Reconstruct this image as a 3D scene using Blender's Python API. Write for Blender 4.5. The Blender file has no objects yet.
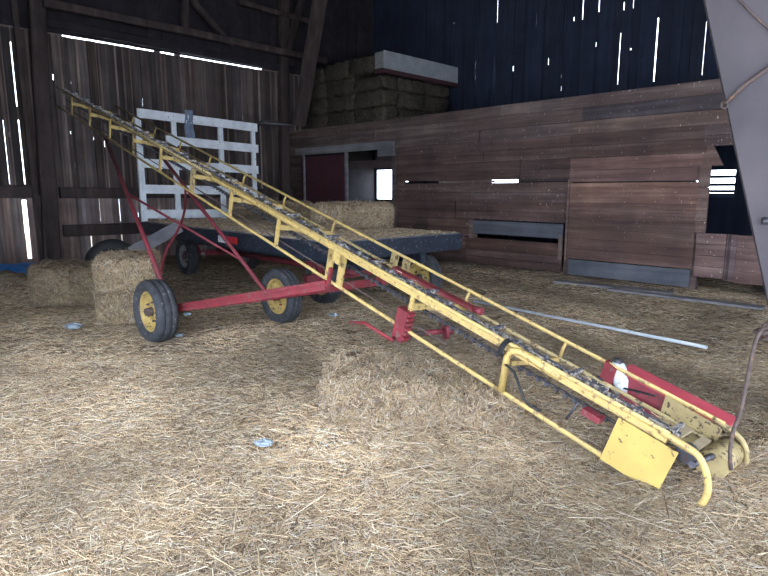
import bpy, math, random
import numpy as np
from mathutils import Vector, Matrix
random.seed(7); rng = np.random.default_rng(11)
SC = bpy.context.scene; COL = SC.collection
V3 = lambda *a: np.array(a, float)

# ------------------------------------------------------------------ camera, sky, exposure
TH = .168; FPX = 575.0; EYE = 1.6
cd = bpy.data.cameras.new('camera'); cam = bpy.data.objects.new('camera', cd); COL.objects.link(cam)
cd.sensor_width = 36; cd.lens = 36 * FPX / 768; cd.clip_start = .05; cd.clip_end = 400
cam.location = (0, 0, EYE); cam.rotation_euler = (math.pi / 2 - TH, 0, 0)
SC.camera = cam
world = bpy.data.worlds.new('sky'); SC.world = world; world.use_nodes = True
wn = world.node_tree.nodes; wl = world.node_tree.links
bg = wn['Background']; bg.inputs['Color'].default_value = (.80, .90, 1.08, 1); bg.inputs['Strength'].default_value = 5.0
vs = SC.view_settings; vs.view_transform = 'Standard'; vs.look = 'None'; vs.gamma = 1; vs.use_curve_mapping = False
vs.exposure = .9

# ------------------------------------------------------------------ places measured from the photograph
def px_of(p):
    x, y, z = p[0], p[1], p[2] - EYE
    d = y * math.cos(TH) - z * math.sin(TH); u = z * math.cos(TH) + y * math.sin(TH)
    return 384 + x / d * FPX, 288 - u / d * FPX
def ray(px, py):
    a = (px - 384) / FPX; b = -(py - 288) / FPX
    return V3(a, math.cos(TH) + b * math.sin(TH), -math.sin(TH) + b * math.cos(TH))
EY = V3(0, 0, EYE)
def atz(px, py, z): r = ray(px, py); return EY + r * (z - EYE) / r[2]
def atY(px, py, Y): r = ray(px, py); return EY + r * Y / r[1]
def onplane(px, py, p0, n): r = ray(px, py); return EY + r * ((p0 - EY) @ n) / (r @ n)
AB = .78                                             # direction of the barn's walls
be = V3(math.sin(AB), -math.cos(AB), 0); bc = V3(math.cos(AB), math.sin(AB), 0)
R0 = V3(3.4, 10.9, 0)                                # a point on the board wall
A0 = V3(-6.8, 11.7, 0) - be * 1.0                    # a point on the plank wall at left
BACK = 3.4                                           # outer wall behind the board wall
def Rw(x, y, off=0):
    p = onplane(x, y, R0 + bc * off, bc); return float((p - R0) @ be), float(p[2])
def Aw(x, y, off=0):
    p = onplane(x, y, A0 + be * off, be); return float((p - A0) @ bc), float(p[2])
UC = float((A0 - R0) @ be)                           # u of the corner
SCN = float((R0 - A0) @ bc)                          # s of the corner

# elevator frame
eO = V3(.851, 3.607, .6005); eaz = .751; esl = .2792
ed = V3(-math.sin(eaz) * math.cos(esl), math.cos(eaz) * math.cos(esl), math.sin(esl))
ec = V3(math.cos(eaz), math.sin(eaz), 0); en = np.cross(ec, ed)
def E(t, a=0., b=0.): return eO + ed * t + ec * a + en * b
def Epx(x, y, a=0.): return onplane(x, y, eO + ec * a, ec)
# wagon frame
wP = V3(-.65, 6.75, 0); waz = .72
wd = V3(-math.sin(waz), math.cos(waz), 0); wc = V3(math.cos(waz), math.sin(waz), 0)
WL, WW, WZ = 6.2, 2.3, 1.0
def G(l, w, z): return wP + wd * l + wc * w + V3(0, 0, z)

# ------------------------------------------------------------------ materials
def mat(name, build):
    m = bpy.data.materials.new(name); m.use_nodes = True
    nt = m.node_tree; bs = nt.nodes['Principled BSDF']; build(nt, bs, nt.links.new); return m
def nnoise(nt, co, scale, detail=4, rough=.6, stretch=(1, 1, 1)):
    mp = nt.nodes.new('ShaderNodeMapping'); mp.inputs['Scale'].default_value = stretch
    nt.links.new(co, mp.inputs['Vector'])
    t = nt.nodes.new('ShaderNodeTexNoise'); t.inputs['Scale'].default_value = scale
    t.inputs['Detail'].default_value = detail; t.inputs['Roughness'].default_value = rough
    nt.links.new(mp.outputs[0], t.inputs['Vector']); return t.outputs['Fac']
def ramp(nt, fac, stops):
    r = nt.nodes.new('ShaderNodeValToRGB'); el = r.color_ramp.elements
    while len(el) < len(stops): el.new(.5)
    for e_, (p, c) in zip(el, stops): e_.position = p; e_.color = (*c, 1)
    nt.links.new(fac, r.inputs['Fac']); return r.outputs['Color']
def mix(nt, f, a, b, mode='MIX'):
    m = nt.nodes.new('ShaderNodeMix'); m.data_type = 'RGBA'; m.blend_type = mode
    if isinstance(f, (int, float)): m.inputs[0].default_value = f
    else: nt.links.new(f, m.inputs[0])
    for s, v in ((6, a), (7, b)):
        if isinstance(v, tuple): m.inputs[s].default_value = (*v, 1)
        else: nt.links.new(v, m.inputs[s])
    return m.outputs[2]
def bump(nt, bs, h, s=.4, d=.01):
    b = nt.nodes.new('ShaderNodeBump'); b.inputs['Strength'].default_value = s; b.inputs['Distance'].default_value = d
    nt.links.new(h, b.inputs['Height']); nt.links.new(b.outputs[0], bs.inputs['Normal'])
def objco(nt): return nt.nodes.new('ShaderNodeTexCoord').outputs['Object']
def tint(nt, col):
    a = nt.nodes.new('ShaderNodeAttribute'); a.attribute_name = 'col'
    return mix(nt, 1.0, col, a.outputs['Color'], 'MULTIPLY')
def wood(name, stops, stretch, speck=0., rough=.85):
    def f(nt, bs, L):
        co = objco(nt)
        g = nnoise(nt, co, 3.2, 6, .65, stretch)
        c = ramp(nt, g, stops)
        big = nnoise(nt, co, 1.3, 3)
        c = mix(nt, .75, c, ramp(nt, big, [(.3, (.50, .50, .54)), (.7, (1.3, 1.22, 1.15))]), 'MULTIPLY')
        if speck:
            s = nnoise(nt, co, 32, 3, .6, (1, 1, .55))
            c = mix(nt, ramp(nt, s, [(.66, (0, 0, 0)), (.71, (speck,) * 3)]), c, (.55, .50, .45))
        L(tint(nt, c), bs.inputs['Base Color']); bs.inputs['Roughness'].default_value = rough
        bump(nt, bs, g, .5, .012)
    return mat(name, f)
def paint(name, c, c2, rust=.0, rough=.5, metal=0., scale=7, rc=(.14, .07, .04)):
    def f(nt, bs, L):
        co = objco(nt)
        k = nnoise(nt, co, scale, 5)
        col = ramp(nt, k, [(.3, c2), (.65, c)])
        if rust:
            r = nnoise(nt, co, 26, 3, .6)
            col = mix(nt, ramp(nt, r, [(.66 - rust * .2, (0, 0, 0)), (.72 - rust * .2, (1, 1, 1))]), col, rc)
        L(col, bs.inputs['Base Color']); bs.inputs['Roughness'].default_value = rough; bs.inputs['Metallic'].default_value = metal
        bump(nt, bs, nnoise(nt, co, 60, 2), .15, .003)
    return mat(name, f)
M = {}
M['board'] = wood('wood of the board wall', [(.25, (.055, .036, .034)), (.5, (.125, .088, .078)), (.75, (.25, .20, .18))], (.12, 1, 2.2), .8)
M['plank'] = wood('weathered vertical plank', [(.25, (.09, .062, .056)), (.5, (.23, .18, .165)), (.78, (.50, .43, .40))], (2.6, 1, .12), .0)
M['dark'] = wood('old dark timber', [(.25, (.012, .011, .016)), (.55, (.028, .025, .032)), (.8, (.06, .052, .058))], (1, 1, 1), 0)
M['timber'] = wood('hewn timber', [(.25, (.035, .025, .024)), (.55, (.08, .06, .058)), (.8, (.16, .125, .12))], (1.5, 1.5, .3), 0)
M['greyboard'] = wood('grey board', [(.25, (.12, .12, .13)), (.5, (.22, .22, .235)), (.8, (.36, .36, .38))], (.15, 1, 2), .6)
M['palewood'] = wood('pale lilac grey wood', [(.25, (.045, .04, .046)), (.5, (.064, .057, .066)), (.8, (.09, .08, .09))], (.5, .5, .3), 0)
M['loftwood'] = wood('far boards with painted haze', [(.25, (.010, .016, .034)), (.55, (.018, .028, .058)), (.8, (.03, .042, .08))], (2.5, 1, .15), 0)  # loft gloom and blue haze mixed into the board colour
M['white'] = paint('faded white paint', (.80, .84, .88), (.62, .66, .70), .12, .6, scale=5, rc=(.25, .22, .20))
M['yellow'] = paint('faded yellow paint', (.55, .40, .13), (.42, .30, .12), .42, .5, scale=9, rc=(.23, .15, .07))
M['yellow_plate'] = paint('yellow plate paint', (.50, .37, .105), (.43, .31, .09), .12, .45, scale=5, rc=(.13, .07, .04))
M['dull_yellow'] = paint('dulled yellow paint', (.42, .33, .15), (.30, .23, .11), .5, .6, scale=14, rc=(.09, .06, .04))
M['red'] = paint('worn red paint', (.25, .024, .034), (.15, .02, .028), .45, .6, scale=9, rc=(.16, .08, .075))
M['darkred'] = paint('dull dark red paint', (.26, .035, .05), (.15, .025, .035), .3, .6, scale=9, rc=(.07, .04, .035))
M['doorred'] = paint('old dark door paint', (.085, .028, .035), (.06, .022, .03), .2, .7, scale=4, rc=(.04, .03, .03))
M['dullwhite'] = paint('grey faded white paint', (.42, .44, .46), (.30, .32, .34), .15, .7, scale=4, rc=(.2, .18, .17))
M['tan'] = paint('worn tan wood', (.40, .32, .20), (.28, .22, .14), .2, .7)
M['pink'] = paint('pale red paint', (.55, .085, .11), (.46, .06, .08), .1, .4, scale=6, rc=(.3, .08, .08))  # paler red for the top of the belt guard
M['tyre'] = paint('dusty tyre rubber', (.050, .054, .062), (.026, .028, .034), .25, .85, scale=12, rc=(.15, .135, .12))
M['rim'] = paint('yellow rim paint', (.50, .36, .10), (.32, .23, .09), .5, .6, scale=12, rc=(.15, .11, .07))
M['greyrim'] = paint('grey rim paint', (.30, .30, .28), (.18, .18, .17), .4, .6, scale=12, rc=(.10, .09, .08))
M['steel'] = paint('dark worn steel', (.10, .10, .115), (.045, .045, .055), .3, .5, .5, 18, (.09, .055, .04))
M['chain'] = paint('dirty chain', (.17, .17, .20), (.05, .05, .07), .8, .45, .5, 40, (.50, .47, .42))
M['rust'] = paint('rusty iron', (.12, .085, .075), (.06, .045, .042), .4, .8, .2, 20, (.17, .10, .07))
M['navy'] = paint('dark blue grey steel', (.018, .027, .045), (.010, .014, .025), .3, .6, .1, 5, (.11, .12, .14))
M['black'] = paint('black rubber', (.02, .02, .022), (.012, .012, .013), 0, .7)
M['motor'] = paint('pale motor casing', (.70, .74, .76), (.50, .55, .60), .1, .4, scale=9, rc=(.2, .2, .2))
M['tarp'] = paint('blue tarpaulin', (.01, .20, .60), (.01, .12, .42), 0, .4, scale=8)
M['pipe'] = paint('pale plastic pipe', (.62, .68, .72), (.48, .53, .57), .15, .45, rc=(.35, .33, .3))
M['plastic'] = paint('crumpled pale plastic', (.32, .39, .44), (.20, .25, .29), .3, .4, scale=20, rc=(.45, .42, .38))
M['rag'] = paint('blue grey rag', (.22, .27, .36), (.12, .15, .22), .0, .9)
M['decal_red'] = paint('red reflector', (.55, .02, .03), (.45, .02, .03), 0, .3)
M['decal_white'] = paint('white reflector', (.75, .75, .78), (.65, .65, .68), 0, .3)

def _straw(nt, bs, L):
    a = nt.nodes.new('ShaderNodeAttribute'); a.attribute_name = 'col'
    L(a.outputs['Color'], bs.inputs['Base Color']); bs.inputs['Roughness'].default_value = .55
M['straw'] = mat('straw stalk', _straw)
def strawmat(name, dark, mid, light, sc=1.0):
    def f(nt, bs, L):
        co = objco(nt)
        a = nnoise(nt, co, 30 * sc, 4, .75, (1, .16, 1)); b = nnoise(nt, co, 30 * sc, 4, .75, (.16, 1, .5)); c3 = nnoise(nt, co, 26 * sc, 4, .75, (.5, .5, .3))
        st = [(.40, dark), (.5, mid), (.60, light)]
        c = mix(nt, nnoise(nt, co, 9, 2), ramp(nt, a, st), ramp(nt, b, st))
        c = mix(nt, .3, c, ramp(nt, c3, st))
        big = nnoise(nt, co, .9, 5, .65)
        c = mix(nt, .8, c, ramp(nt, big, [(.35, (.50, .46, .46)), (.5, (.90, .87, .85)), (.65, (1.3, 1.28, 1.2))]), 'MULTIPLY')
        L(c, bs.inputs['Base Color']); bs.inputs['Roughness'].default_value = .8
        bump(nt, bs, a, .8, .02)
    return mat(name, f)
M['floor'] = strawmat('straw covered floor', (.10, .07, .045), (.32, .25, .16), (.62, .53, .37), .8)
M['hay'] = strawmat('pressed hay', (.07, .05, .03), (.21, .155, .095), (.42, .34, .22), 1.0)
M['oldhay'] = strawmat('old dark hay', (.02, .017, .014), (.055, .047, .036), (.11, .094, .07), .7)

# ------------------------------------------------------------------ mesh building
class MB:
    def __init__(s): s.v = []; s.f = []; s.c = []; s.sm = []
    def add(s, vs_, fs, col=(1, 1, 1), smooth=False):
        o = len(s.v); s.v += [tuple(map(float, v)) for v in vs_]; s.c += [col] * len(vs_)
        s.f += [tuple(i + o for i in f) for f in fs]; s.sm += [smooth] * len(fs); return s
    def hexa(s, P8, col=(1, 1, 1)):
        return s.add(P8, [(0, 3, 2, 1), (4, 5, 6, 7), (0, 1, 5, 4), (1, 2, 6, 5), (2, 3, 7, 6), (3, 0, 4, 7)], col)
    def box(s, x0, x1, y0, y1, z0, z1, col=(1, 1, 1)):
        return s.hexa([(x0, y0, z0), (x1, y0, z0), (x1, y1, z0), (x0, y1, z0), (x0, y0, z1), (x1, y0, z1), (x1, y1, z1), (x0, y1, z1)], col)
    def obox(s, c, X, Y, Z, col=(1, 1, 1)):          # centre and three half vectors
        c, X, Y, Z = map(np.asarray, (c, X, Y, Z))
        return s.hexa([c - X - Y - Z, c + X - Y - Z, c + X + Y - Z, c - X + Y - Z, c - X - Y + Z, c + X - Y + Z, c + X + Y + Z, c - X + Y + Z], col)
    def bar(s, p, q, w, h, up=(0, 0, 1), col=(1, 1, 1)):
        p, q = np.asarray(p, float), np.asarray(q, float); D = q - p; L = np.linalg.norm(D); D = D / L
        S = np.cross(D, up); S /= np.linalg.norm(S); T = np.cross(S, D)
        return s.obox((p + q) / 2, D * L / 2, S * w / 2, T * h / 2, col)
    def tube(s, pts, r, n=10, col=(1, 1, 1), cap=True):
        pts = [np.asarray(p, float) for p in pts]; N = len(pts); rs = r if hasattr(r, '__len__') else [r] * N
        vs_ = []; ref = None
        for i, p in enumerate(pts):
            D = pts[min(i + 1, N - 1)] - pts[max(i - 1, 0)]; D /= np.linalg.norm(D)
            if ref is None: ref = np.cross(D, (0, 0, 1)) if abs(D[2]) < .9 else np.cross(D, (1, 0, 0))
            S = ref - D * (ref @ D); S /= np.linalg.norm(S); ref = S; T = np.cross(D, S)
            for k in range(n): a = 2 * math.pi * k / n; vs_.append(p + rs[i] * (S * math.cos(a) + T * math.sin(a)))
        fs = [(i * n + k, i * n + (k + 1) % n, (i + 1) * n + (k + 1) % n, (i + 1) * n + k) for i in range(N - 1) for k in range(n)]
        s.add(vs_, fs, col, True)
        if cap:
            o = len(s.v) - N * n
            s.f += [tuple(o + k for k in range(n))[::-1], tuple(o + (N - 1) * n + k for k in range(n))]; s.sm += [False] * 2
        return s
    def revolve(s, c, ax, prof, n=40, col=(1, 1, 1), bumps=None):   # prof: (along axis, radius)
        c, ax = np.asarray(c, float), np.asarray(ax, float); ax /= np.linalg.norm(ax)
        S = np.cross(ax, (0, 0, 1)); S /= np.linalg.norm(S); T = np.cross(S, ax); m = len(prof); vs_ = []
        for k in range(n):
            a = 2 * math.pi * k / n
            for j, (h, r) in enumerate(prof):
                rr = r + (bumps(k, j) if bumps else 0)
                vs_.append(c + ax * h + rr * (S * math.cos(a) + T * math.sin(a)))
        fs = [(k * m + j, k * m + j + 1, ((k + 1) % n) * m + j + 1, ((k + 1) % n) * m + j) for k in range(n) for j in range(m - 1)]
        return s.add(vs_, fs, col, True)
    def build(s, name, m, parent=None, loc=None, rotz=0):
        me = bpy.data.meshes.new(name); off = V3(*loc) if loc is not None else (V3(*parent.matrix_w) if hasattr(parent, 'matrix_w') else V3(0, 0, 0))
        if parent is not None: off = V3(*ROOT.get(parent.name, (0, 0, 0)))
        v = np.array(s.v) - off
        if loc is not None and rotz:
            ca, sa = math.cos(-rotz), math.sin(-rotz); v = np.stack([v[:, 0] * ca - v[:, 1] * sa, v[:, 0] * sa + v[:, 1] * ca, v[:, 2]], 1)
        me.from_pydata(v.tolist(), [], s.f); me.polygons.foreach_set('use_smooth', s.sm)
        at = me.attributes.new('col', 'FLOAT_COLOR', 'POINT'); at.data.foreach_set('color', np.array([(*c[:3], 1) for c in s.c], 'f').ravel())
        for mm in (m if isinstance(m, list) else [m]): me.materials.append(M[mm])
        me.update(); o = bpy.data.objects.new(name, me); COL.objects.link(o)
        if parent is not None: o.parent = parent; ROOT[o.name] = tuple(off)
        elif loc is not None: o.location = loc; o.rotation_euler.z = rotz; ROOT[o.name] = tuple(off)
        return o
ROOT = {}
def tag(o, label=None, cat=None, group=None, kind=None):
    for k, v in (('label', label), ('category', cat), ('group', group), ('kind', kind)):
        if v: o[k] = v
    return o
def thing(name, loc, label, cat, group=None):
    o = bpy.data.objects.new(name, None); COL.objects.link(o); o.location = tuple(map(float, loc)); o.empty_display_size = .1
    ROOT[o.name] = tuple(map(float, loc)); return tag(o, label, cat, group)
def jit(a=.12, warm=.05):
    g = 1 + random.uniform(-a, a); w = random.uniform(-warm, warm); return (g * (1 + w), g, g * (1 - w))

# straw stalks: many thin three-sided prisms in one mesh
PAL = np.array([(.70, .56, .38), (.58, .43, .27), (.42, .30, .19), (.86, .78, .64), (.28, .19, .13), (.58, .52, .46), (.16, .11, .08), (.64, .52, .34)])
PAL = PAL * np.array([1.04, 1.0, .92])
PW = np.array([.22, .2, .14, .1, .1, .12, .06, .06])
def stalks(P, D, Nrm, Ln, W, colmul=1.0):
    n = len(P); D = D / np.linalg.norm(D, axis=1, keepdims=True)
    S = np.cross(D, Nrm); S /= np.linalg.norm(S, axis=1, keepdims=True) + 1e-9; T = np.cross(S, D)
    h = (D.T * Ln / 2).T; w = W[:, None]; vs_ = np.empty((n, 6, 3))
    for i, sg in enumerate((-1, 1)):
        e_ = P + sg * h; vs_[:, i * 3] = e_ + S * w; vs_[:, i * 3 + 1] = e_ + T * w * .8; vs_[:, i * 3 + 2] = e_ - S * w
    base = np.array([[0, 1, 4, 3], [1, 2, 5, 4], [2, 0, 3, 5]])
    fs = (np.arange(n)[:, None, None] * 6 + base).reshape(-1, 4)
    c = PAL[rng.choice(len(PAL), n, p=PW)] * rng.uniform(.75, 1.2, (n, 1)) * colmul
    c = np.clip(np.repeat(c, 6, 0), 0, .95); return vs_.reshape(-1, 3), fs, c
def stalk_object(name, sets, parent=None, off=(0, 0, 0)):
    vv, ff, cc = [], [], []; o = 0
    for v, f, c in sets: vv.append(v); ff.append(f + o); cc.append(c); o += len(v)
    v = np.concatenate(vv) - V3(*off); f = np.concatenate(ff); c = np.concatenate(cc)
    me = bpy.data.meshes.new(name); me.vertices.add(len(v)); me.vertices.foreach_set('co', v.astype('f').ravel())
    me.loops.add(f.size); me.loops.foreach_set('vertex_index', f.astype('i').ravel())
    me.polygons.add(len(f)); me.polygons.foreach_set('loop_start', np.arange(0, f.size, 4, dtype='i'))
    me.polygons.foreach_set('loop_total', np.full(len(f), 4, 'i')); me.update(calc_edges=True)
    at = me.attributes.new('col', 'FLOAT_COLOR', 'POINT'); at.data.foreach_set('color', np.c_[c, np.ones(len(c))].astype('f').ravel())
    me.materials.append(M['straw']); ob = bpy.data.objects.new(name, me); COL.objects.link(ob)
    if parent is not None: ob.parent = parent
    else: ob.location = off
    return ob

def ground_h(x, y):
    x = np.asarray(x, float); y = np.asarray(y, float)
    h = .018 * np.sin(1.7 * x + .6 * y) * np.sin(1.3 * y - .5 * x) + .010 * np.sin(4.1 * x + 2.2 * y + 1) * np.sin(3.7 * y - 2.1 * x) + .006 * np.sin(9 * x - 5 * y) * np.sin(8 * y + 4 * x)
    gx, gy = (x - .15) / 1.15, (y - 3.95) / .75                                    # litter banked round the burst bale
    h = h + .09 * np.exp(-(gx ** 2 + gy ** 2) * 1.4)
    gx, gy = (x + 6.3) / 1.3, (y - 8.9) / 1.0; h = h + .38 * np.exp(-(gx ** 2 + gy ** 2))   # heap at the left
    return h - .012

# ------------------------------------------------------------------ the shell
nx, ny = 170, 190
xs = np.linspace(-15, 13, nx); ys = np.concatenate([np.linspace(-4, 1.5, 12), np.linspace(1.6, 22, ny - 12)])
gx, gy = np.meshgrid(xs, ys); gz = ground_h(gx, gy)
mb = MB(); mb.v = [tuple(t) for t in np.stack([gx.ravel(), gy.ravel(), gz.ravel()], 1).tolist()]; mb.c = [(1, 1, 1)] * len(mb.v)
mb.f = [(j * nx + i, j * nx + i + 1, (j + 1) * nx + i + 1, (j + 1) * nx + i) for j in range(ny - 1) for i in range(nx - 1)]; mb.sm = [True] * len(mb.f)
tag(mb.build('floor', 'floor'), kind='structure')

def column_wall(u0, u1, z0, z1, gaps, bw, th, relief=.015, tintf=jit, split=None):
    """vertical boards (local x = along the wall); gaps = (u, za, zb, width): openings that let the day in"""
    mb = MB(); segs = []; ed_ = sorted({round(x, 4) for g in gaps for x in (g[0] - g[3] / 2, g[0] + g[3] / 2) if u0 < x < u1}); pos = u0
    for b in ed_ + [u1]:
        mid = (pos + b) / 2; gl = [g for g in gaps if g[0] - g[3] / 2 < mid < g[0] + g[3] / 2]
        while pos < b - 1e-4:
            w = b - pos if gl else min(bw * random.uniform(.75, 1.3), b - pos)
            if b - pos - w < .05: w = b - pos
            segs.append((pos, pos + w, gl or None)); pos += w
    for a, b, gl in segs:
        d = random.uniform(-relief, relief); c = tintf()
        if gl is None:
            mb.box(a, b, d, d + th, z0, z1, c)
            if random.random() < .5: mb.box(a - .02, a + .025, d - .02, d, z0, z1, jit(.25))
        else:
            z = z0
            for g in sorted(gl, key=lambda g: g[1]):
                if g[1] > z: mb.box(a, b, d, d + th, z, g[1], c)
                z = max(z, g[2])
            if z < z1: mb.box(a, b, d, d + th, z, z1, c)
    return mb
def place(mb, name, m, origin, X, kind='structure', parent=None):
    o = mb.build(name, m); o.location = tuple(map(float, origin)); o.rotation_euler.z = math.atan2(X[1], X[0])
    if parent is None: tag(o, kind=kind)
    return o

# left wall: weathered vertical planks, daylight through the gaps
zs = Aw(160, 52)[1]
gA = []
for x, y0, y1, w in [(14, 42, 106, .045), (7, 120, 184, .045), (22, 120, 184, .05), (27, 200, 259, .11), (63, 160, 184, .03), (92, 233, 256, .05), (100, 199, 221, .03), (120, 199, 221, .03),
                     (35.5, 28, 30, .07), (53.5, 74, 80, .05), (71, 81, 84, .04), (122.5, 233, 250, .03), (191, 111, 114, .05), (143, 98, 106, .025), (162, 97, 101, .03), (184, 92, 95, .03), (243, 116, 119, .05),
                     (9, 132, 137, .04), (25.5, 106, 109, .03), (103, 113, 116, .03), (148, 200, 218, .02), (157, 200, 217, .03), (166, 200, 219, .02), (75, 162, 168, .03), (105, 140, 147, .03), (226, 112, 114, .02), (139, 212, 222, .05),
                     (71, 131, 134, .025), (94, 137, 140, .025), (203, 93, 95, .02)]:
    a = Aw(x, (y0 + y1) / 2)[0]; gA.append((a, Aw(x, y1)[1], Aw(x, y0)[1], w * (.8 if w > .1 else .5)))
zg = 1.5                                                              # planks split here; darker tint above paints in the shade of the high wall
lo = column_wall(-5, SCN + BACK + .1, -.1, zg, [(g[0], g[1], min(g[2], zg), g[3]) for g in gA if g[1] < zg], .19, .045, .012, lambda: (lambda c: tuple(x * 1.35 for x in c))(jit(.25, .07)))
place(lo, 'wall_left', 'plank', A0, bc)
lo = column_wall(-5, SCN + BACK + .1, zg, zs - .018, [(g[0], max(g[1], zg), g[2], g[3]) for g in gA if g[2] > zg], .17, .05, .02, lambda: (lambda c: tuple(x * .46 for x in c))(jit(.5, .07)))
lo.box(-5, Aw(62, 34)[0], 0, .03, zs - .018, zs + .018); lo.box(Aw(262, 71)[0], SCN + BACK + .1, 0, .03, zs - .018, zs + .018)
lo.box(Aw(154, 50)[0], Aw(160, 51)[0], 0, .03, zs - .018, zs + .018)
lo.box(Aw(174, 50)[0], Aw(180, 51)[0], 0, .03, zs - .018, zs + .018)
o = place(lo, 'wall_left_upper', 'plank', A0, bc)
up = column_wall(-5, SCN + BACK + .1, zs + .018, 8.2, [], .3, .03)
place(up, 'wall_left_gable', 'dark', A0, bc)['kind'] = 'structure'

# outer wall behind the granary and loft
gB = []
for x, y0, y1 in [(465.8, 19, 40), (478, 21, 39), (490.5, 3, 18), (497.5, 0, 22), (443, 57, 65), (476, 61, 68), (475.5, 74, 80), (494, 56, 91), (506, 90, 94), (513, 66, 71), (536.6, 13, 27), (545, 0, 5), (558, 20, 23), (566, 14, 22),
                  (548, 58, 65), (561.5, 74, 78), (561, 86, 91), (583, -6, 19), (599, -4, 12), (574, 17, 21), (624, 2, 10), (633.5, -4, 8), (642, -4, 6), (596, 42, 47), (612.5, 34, 44), (619, 33, 84), (630.5, 48, 50),
                  (637, 54, 57), (656, 18, 81), (668, 17, 39), (704, 22, 75), (454, 22, 24), (515, 45, 47), (671, 5, 8)]:
    a = Rw(x, (y0 + y1) / 2, BACK)[0]; gB.append((a, Rw(x, y1, BACK)[1], Rw(x, y0, BACK)[1], rng.choice([.014, .02, .028])))
wa = Rw(377, 184, BACK)[0], Rw(394, 184, BACK)[0]; wz = Rw(385, 199, BACK)[1], Rw(385, 170, BACK)[1]
gB.append(((wa[0] + wa[1]) / 2, wz[0], wz[1], wa[1] - wa[0]))
wb = Rw(708, 184, BACK)[0], Rw(736, 184, BACK)[0]; wy = Rw(722, 197, BACK)[1], Rw(722, 170, BACK)[1]
gB.append(((wb[0] + wb[1]) / 2, wy[0], wy[1], wb[1] - wb[0]))
for x0_, x1_, y_ in ((491, 519, 182), (696, 700, 182), (405, 409, 180)):
    a, b = Rw(x0_, y_, BACK)[0], Rw(x1_, y_, BACK)[0]; z = Rw(x0_, y_, BACK)[1]; gB.append(((a + b) / 2, z - .06, z + .06, b - a))
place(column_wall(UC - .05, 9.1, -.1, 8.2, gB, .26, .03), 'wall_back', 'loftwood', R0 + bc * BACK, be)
mb = MB()                                                           # slats and rails of the right hand window
for y in (176.5, 184.5, 191): z = Rw(722, y, BACK)[1]; mb.box(wb[0], wb[1], -.03, -.005, z - .035, z + .025)
mb.box(wb[0], wb[1], -.03, -.005, wy[0], wy[0] + .08, (2.6, 2.6, 2.7))
place(mb, 'window_2', 'loftwood', R0 + bc * BACK, be)
mb = MB(); a, b = wa; z0, z1 = wz
mb.box(a - .06, a, -.03, .0, z0 - .06, z1 + .06).box(b, b + .06, -.03, .0, z0 - .06, z1 + .06).box(a, b, -.03, .0, z0 - .06, z0).box(a, b, -.03, .0, z1, z1 + .06)
place(mb, 'window_1', 'loftwood', R0 + bc * BACK, be)

# board wall
mb = MB(); T1 = Rw(570, 97)[1]
def bd(u0, u1, z0, z1, col=None, d=None, t=.035, g=.006):
    d = random.uniform(-.014, .014) if d is None else d
    c = tuple(x * y for x, y in zip(col or (1, 1, 1), jit(.26, .06))); z = z0; n = max(1, round((z1 - z0) / .19))
    for k in range(n):
        zz = z0 + (z1 - z0) * k / n; q = jit(.09, .02); dd = d + random.uniform(-.004, .004)
        mb.box(u0, u1, dd, dd + t, zz + g, z0 + (z1 - z0) * (k + 1) / n, tuple(x * y for x, y in zip(c, q)))
UL = -4.46; US = .06; U2 = 2.3; U3 = 3.12
def row(u0, u1, z0, z1, splits=(), **k):
    p = [u0, *splits, u1]
    for a, b in zip(p, p[1:]): bd(a, b - .006, z0, z1, **k)
row(UC, 4.6, 3.06, T1, (-6.2, -3.9, -1.5, 2.5), col=None)
row(UC, .25, 2.83, 3.06, (-5.2, -2.6)); bd(.25, 2.5, 2.83, 3.06, (.55, .6, .72)); bd(2.5, 4.6, 2.83, 3.06)
row(UC, 4.6, 2.6, 2.83, (-4.46, -2.0, .08))
row(UL, US, 2.2, 2.6, (-1.9,), col=(.78, .72, .74)); row(UL, US, 1.81, 2.2, (-1.0,), col=(.74, .64, .64))
bd(-3.1, -1.62, 1.755, 1.81, d=.01); bd(-1.02, US, 1.765, 1.81, (.5, .5, .5), d=.01)
bd(UL, -4.15, 1.7, 1.81, d=.01)
bd(UL, -2.2, 1.36, 1.755, (.95, .86, .82)); bd(-2.2, US, 1.36, 1.755, (1.12, 1.0, .96))
row(UL, US, .99, 1.36, (-2.6,), col=(.88, .76, .76))
row(UL, -2.13, .62, .99, (-3.4,), col=(1.15, 1.0, .95))
row(UL, -.02, .36, .6, (-2.3,), col=(1.05, .86, .80)); row(UL, -.02, .05, .36, (-2.3,), col=(.92, .76, .72))
row(US, U2 + .05, 2.18, 2.6, (), col=(.95, .84, .86)); row(US, U2 + .1, 1.75, 2.18, (), col=(1.1, .92, .90))
for i, (a, b) in enumerate([(1.38, 1.735), (1.07, 1.38), (.72, 1.07), (.34, .72)]):
    bd(US + .04, U2 - .01, a, b, ((1.45, 1.25, 1.12), (1.2, 1.0, .95), (1.4, 1.2, 1.08), (1.1, .88, .83))[i], d=-.03, g=.003)
bd(U2, 4.6, 2.28, 2.6, (1.05, .93, .95))
mb.hexa([(U2, 0, 1.98), (U2 + .30, 0, 1.98), (U2 + .30, .03, 1.98), (U2, .03, 1.98), (U2, 0, 2.29), (U2 + .14, 0, 2.29), (U2 + .14, .03, 2.29), (U2, .03, 2.29)], (1.2, 1.05, 1))
bd(U2 - .02, U2 + .14, .93, 2.0, (1.35, 1.2, 1.1), d=-.03)
bd(U2 + .02, 2.75, .22, .93, (1.6, 1.42, 1.42), d=-.02); bd(2.76, 2.9, .2, .93, (1.35, 1.25, 1.3), d=-.03); bd(2.9, 3.4, .18, .92, (1.6, 1.42, 1.45), d=-.02)
bd(3.1, 4.6, .9, 2.3, (.8, .8, .8)); bd(3.4, 4.6, 0, .92, (.8, .8, .8))
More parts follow.
